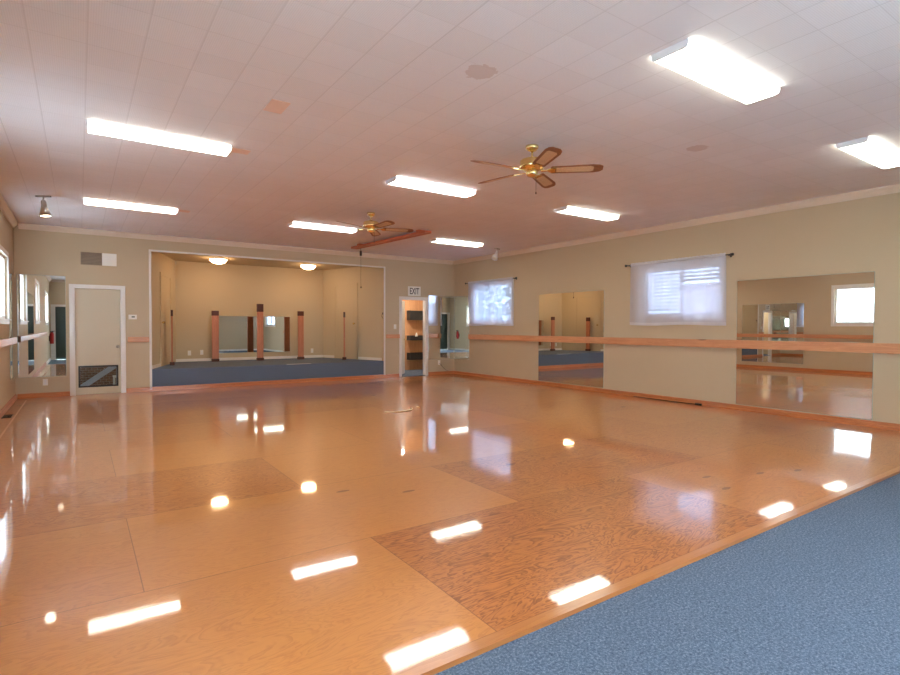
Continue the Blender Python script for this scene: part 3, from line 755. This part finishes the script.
# exit sign
t = thing('exit_sign', 'white EXIT sign with black letters above the far doorway', 'sign', (-1.29, 0, 2.11))
b = NB(); box(b, -.19, .19, -.02, 0, 0, .25, bev=.004); obj('board', b, M['white_plastic'], t)
cu = bpy.data.curves.new('t', 'FONT'); cu.body = 'EXIT'; cu.size = .2; cu.align_x = 'CENTER'; cu.extrude = .001; cu.offset = .002
to = bpy.data.objects.new('t', cu); COL.objects.link(to)
bpy.context.view_layer.update()
me = bpy.data.meshes.new_from_object(to.evaluated_get(bpy.context.evaluated_depsgraph_get())); bpy.data.objects.remove(to)
xs = [v.co.x for v in me.vertices]; ys = [v.co.y for v in me.vertices]
sx = .28 / (max(xs) - min(xs)); sy = .165 / (max(ys) - min(ys)); mx = (max(xs) + min(xs)) / 2; my = min(ys)
for v in me.vertices: v.co = ((v.co.x - mx) * sx, -.0205 - v.co.z, .042 + (v.co.y - my) * sy)
me.materials.clear(); me.materials.append(M['black'])
o = bpy.data.objects.new('lettering', me); COL.objects.link(o); o.parent = t; o['label'] = 'black letters EXIT'

# ------------------------------------------------------------------ small wall fittings
t = thing('wall_vent', 'rectangular air vent high on the wall above the tan door', 'vent', (-8.235, 0, 2.425))
b = NB(); wall_cells(b, 'x', -.31, .31, -.014, 0, 0, .28, [(-.285, .285, .022, .258)]); obj('frame', b, M['wall'], t)
b = NB(); box(b, -.285, .285, -.004, -.001, .022, .258); obj('back_plate', b, mat('grey brown duct', lin(140, 124, 106), .7), t)
b = NB()
for k in range(9): box(b, -.285, .045, -.008, .008, -.0012, .0012, Matrix.Translation((0, -.009, .035 + k * .0265)) @ Matrix.Rotation(math.radians(40), 4, 'X'))
obj('slats', b, mat('taupe slats', lin(160, 142, 122), .6), t)
b = NB(); box(b, .05, .285, -.018, -.005, .022, .258, bev=.003)
for k in range(5): box(b, .07, .265, -.022, -.018, .05 + k * .04, .066 + k * .04)
obj('filter_panel', b, M['white_plastic'], t)
def tagged(name, label, cat, loc, parts, group=None):
    t = thing(name, label, cat, loc, 0, group)
    for pn, b, m in parts: obj(pn, b, m, t)
    return t
b1 = NB(); box(b1, -.07, .07, -.028, 0, -.045, .045, bev=.006); b2 = NB(); box(b2, -.02, .035, -.030, -.027, -.012, .02)
tagged('thermostat', 'small white thermostat on the wall right of the tan door', 'thermostat', (-7.69, 0, 1.475), [('body', b1, M['white_plastic']), ('display', b2, mat('lcd', lin(130, 138, 128), .3))])
def outlet(label, loc, rz=0, two=True, name='wall_outlet', cat='outlet', group='white outlets'):
    t = thing(name, label, cat, loc, rz, group)
    b = NB(); box(b, -.037, .037, -.006, 0, -.06, .06, bev=.002); obj('cover_plate', b, M['white_plastic'], t)
    if two:
        for s in (-1, 1):
            b = NB(); box(b, -.016, .016, -.009, -.005, s * .024 - .014, s * .024 + .014, bev=.002); obj('socket', b, M['white_metal'], t)
    else:
        b = NB(); box(b, -.006, .006, -.018, -.005, -.012, .012); obj('toggle', b, M['white_metal'], t)
outlet('white outlet under the mirror left of the tan door', (-9.07, 0, .275))
outlet('white outlet low on the stage back wall, left one of two', (-6.33, SY, .64))
outlet('white outlet low on the stage back wall just left of a board', (-6.05, SY, .65))
outlet('white outlet low on the stage back wall right of the mirror', (-3.22, SY, .63))
outlet('white outlet with a cable below the mirror beside the exit door', (-.50, 0, .33))
outlet('white light switch between the stage and the exit door', (-1.86, 0, 1.30), two=False, name='light_switch', cat='light switch', group=None)
b = NB(); tube(b, [(-.50, -.012, .305), (-.49, -.05, .29), (-.40, -.04, .20), (-.30, -.035, .12), (-.22, -.045, .088)], .005, 8)
o = obj('power_cord', b, M['dark_plastic'], None, True); tag(o, 'thin dark cord hanging from the outlet beside the exit door', 'cord')
t = thing('coat_hook', 'dark wire hook on the right edge of the stage opening', 'hook', (-2.187, .05, 1.57))
b = NB(); tube(b, [(0, 0, .07), (-.03, -.02, .05), (-.05, -.04, 0), (-.03, -.045, -.05), (0, -.03, -.06)], .006, 8); obj('wire', b, M['black'], t, True)
b = NB(); box(b, -.004, .004, -.02, .02, .04, .09); obj('back_plate', b, M['black'], t)
b = NB(); box(b, -.055, .055, -.17, .17, 0, .004)
o = thing('floor_vent', 'dark floor vent in the boards beside the left wall', 'vent', (-9.41, -2.3, 0))
obj('frame', b, M['dark_plastic'], o)
b = NB()
for k in range(10): box(b, -.045, .045, -.15 + k * .0333 - .005, -.15 + k * .0333 + .005, .004, .006)
obj('louvres', b, M['black'], o)
b = NB(); tube(b, [(-.038, -5.9, .012), (-.040, -6.6, .010), (-.039, -7.15, .012)], .006, 8)
t = thing('floor_cable', 'thin black cable ending in a plug against the right baseboard', 'cable', (0, 0, 0))
obj('wire', b, M['black'], t, True)
b = NB(); box(b, -.062, -.034, -7.24, -7.13, 0.001, .034, bev=.006); obj('plug', b, M['black'], t)
# pale rope piece on the floor
b = NB(); pts = []
for k in range(15):
    a = math.radians(200 + k * 10); pts.append((-4.52 + .30 * math.cos(a + .3), -4.82 + .26 * math.sin(a + .3), .012))
tube(b, pts, .012, 8); o = obj('rope_piece', b, M['rope'], None, True); tag(o, 'curved pale rope piece lying on the shiny floor before the exit door', 'rope')
b = NB(); lathe(b, [(0, 0), (.03, 0), (.032, .01), (.02, .025), (0, .028)], 14); o = obj('floor_button', b, M['rope'], None, True, (-4.10, -4.85, 0)); tag(o, 'tiny pale knob on the shiny floor right of the rope piece', 'knob')
b = NB(); box(b, -5.27 + .62, -4.70 + .62, -.004, .07, SZ, SZ + .003); o = obj('tape_strip', b, M['tape']); tag(o, 'white tape strip along the front edge of the blue stage', 'tape')

# ------------------------------------------------------------------ boards standing on the stage
def post(x, y, rz, h, w, label, tall=.12):
    t = thing('stage_board', label, 'board', (x, y, SZ), rz, 'upright boards on the stage'); th = .038
    b = NB(); box(b, -w / 2, w / 2, -th / 2, th / 2, .07, h - tall, bev=.003); obj('shaft', b, M['post'], t)
    b = NB(); box(b, -w / 2 - .004, w / 2 + .004, -th / 2 - .004, th / 2 + .004, h - tall, h, bev=.004); obj('top_block', b, M['post_dark'], t)
    b = NB(); box(b, -w / 2 - .006, w / 2 + .006, -th / 2 - .03, th / 2 + .03, 0, .07, bev=.004); obj('foot', b, M['post_dark'], t)
    return t
aL = math.atan2(dL.y, dL.x); aR = math.atan2(dR.y, dR.x)
post(-5.80, 1.95, 0, 1.25, .155, 'reddish upright board with dark top left of the stage mirror')
post(-4.76, 1.82, 0, 1.44, .155, 'tallest upright board, in the middle before the stage mirror', .20)
post(-3.74, 1.72, 0, 1.27, .15, 'reddish upright board with dark top right of the stage mirror')
post(-6.85, 1.20, math.radians(83), 1.23, .15, 'upright board seen edge-on at the left side of the stage', .14)
post(-2.82, 1.00, math.radians(64), 1.25, .15, 'slim upright board at the right side of the stage by its door', .14)

# ------------------------------------------------------------------ rear of the room (seen only in mirrors)
t = thing('fire_extinguisher', 'red fire extinguisher on the left wall, seen only in the mirrors', 'fire extinguisher', (XL + .09, -13.1, .62), -PI / 2)
b = NB(); lathe(b, [(0, 0), (.06, 0), (.066, .015), (.066, .36), (.05, .41), (.02, .43), (0, .43)], 20); obj('cylinder', b, M['red'], t, True)
b = NB(); box(b, -.02, .02, -.05, .05, .43, .47); box(b, -.012, .012, .02, .1, .47, .485); obj('handle', b, M['black'], t)
b = NB(); tube(b, [(.02, .03, .44), (.08, .05, .38), (.085, .04, .2), (.075, .03, .06)], .011, 8); obj('hose', b, M['black'], t, True)
b = NB(); box(b, -.05, .05, -.092, -.06, .1, .3); obj('wall_bracket', b, M['black'], t)

# ------------------------------------------------------------------ outside
b = NB(); box(b, -40, 40, -40, 40, -.62, -.6); struct('ground', b, M['bounce_ground'])
def tree(x, y, h, r, label, seed):
    t = thing('tree', label, 'tree', (x, y, -.6), 0, 'trees outside the windows'); rnd = random.Random(seed)
    b = NB(); lathe(b, [(.0, 0), (.16, 0), (.12, .5), (.10, h * .5), (.05, h * .8), (0, h * .85)], 10)
    for k in range(6):
        a = rnd.uniform(0, 2 * PI); z = h * rnd.uniform(.35, .6)
        tube(b, [(0, 0, z), (r * .5 * math.cos(a), r * .5 * math.sin(a), z + .5), (r * .8 * math.cos(a), r * .8 * math.sin(a), z + 1.0)], .03, 6)
    obj('trunk', b, M['bark'], t, True)
    b = NB()
    for k in range(2600):
        while True:
            p = Vector((rnd.uniform(-1, 1), rnd.uniform(-1, 1), rnd.uniform(-1, 1)))
            if .25 < p.length < 1: break
        c = Vector((p.x * r, p.y * r, h * .62 + p.z * h * .42)); s = rnd.uniform(.07, .13)
        Rm = Matrix.Rotation(rnd.uniform(0, 6.28), 3, 'Z') @ Matrix.Rotation(rnd.uniform(-1.2, 1.2), 3, 'X')
        vs = [b.verts.new(c + Rm @ Vector(q)) for q in ((-s, 0, 0), (0, -s * .5, 0), (s, 0, 0), (0, s * .5, 0))]
        b.faces.new(vs)
    obj('foliage', b, M['leaf'], t)
tree(2.4, 1.9, 4.0, 1.5, 'leafy tree outside the far right window behind the sheer curtain', 1)
t = thing('board_fence', 'pinkish board fence outside the nearer curtained window', 'fence', (3.0, -8.35, -.6))
b = NB()
for k in range(34): box(b, -.012, .012, -3.4 + k * .2, -3.4 + k * .2 + .192, 0.02, 2.86)
obj('boards', b, M['siding'], t)
for y in (-3.4, -1.2, 1.0, 3.2):
    b = NB(); box(b, .012, .11, y - .05, y + .05, 0, 2.8); obj('fence_post', b, M['siding'], t)
for z in (.4, 2.4):
    b = NB(); box(b, .012, .05, -3.4, 3.4, z, z + .09); obj('rail', b, M['siding'], t)

# ------------------------------------------------------------------ light
w = bpy.data.worlds.new('sky'); S.world = w; w.use_nodes = True
bg = w.node_tree.nodes['Background']; bg.inputs[0].default_value = (.78, .89, 1.0, 1); bg.inputs[1].default_value = 14.0
def point(name, loc, e, col, r=.05):
    l = bpy.data.lights.new(name, 'POINT'); l.energy = e; l.color = col; l.shadow_soft_size = r
    o = bpy.data.objects.new(name, l); o.location = loc; COL.objects.link(o)
point('vestibule_fill', (-1.1, .9, 2.25), 20, (1, .96, .90))  # added fill lamp, no visible source, brightens the vestibule
point('store_fill', (-8.3, .5, 2.1), 8, (.8, .88, 1))  # added fill so things behind the low glass show; no lamp seen there

# ------------------------------------------------------------------ camera
cam = bpy.data.cameras.new('camera'); co = bpy.data.objects.new('camera', cam); COL.objects.link(co)
F_, YAW, PIT, ROL = 538.78, 0.602859, 0.0197394, 0.00274664
cam.sensor_width = 36; cam.lens = F_ / 900 * 36; cam.clip_start = .05; cam.clip_end = 200
fw = Vector((math.sin(YAW) * math.cos(PIT), math.cos(YAW) * math.cos(PIT), -math.sin(PIT)))
r0 = Vector((math.cos(YAW), -math.sin(YAW), 0)); u0 = r0.cross(fw)
r = r0 * math.cos(ROL) + u0 * math.sin(ROL); u = -r0 * math.sin(ROL) + u0 * math.cos(ROL)
mtx = Matrix((r, u, -fw)).transposed().to_4x4(); mtx.translation = (-8.55553, -12.22344, 1.30)
co.matrix_world = mtx
S.camera = co

vs = S.view_settings
vs.view_transform = 'Standard'; vs.look = 'None'; vs.gamma = 1; vs.use_curve_mapping = False
vs.exposure = 1.06
S.cycles.use_denoising = True
S.cycles.max_bounces = 14; S.cycles.diffuse_bounces = 5; S.cycles.glossy_bounces = 8; S.cycles.transparent_max_bounces = 16
S.cycles.sample_clamp_indirect = 12
S.cycles.caustics_reflective = False; S.cycles.caustics_refractive = False
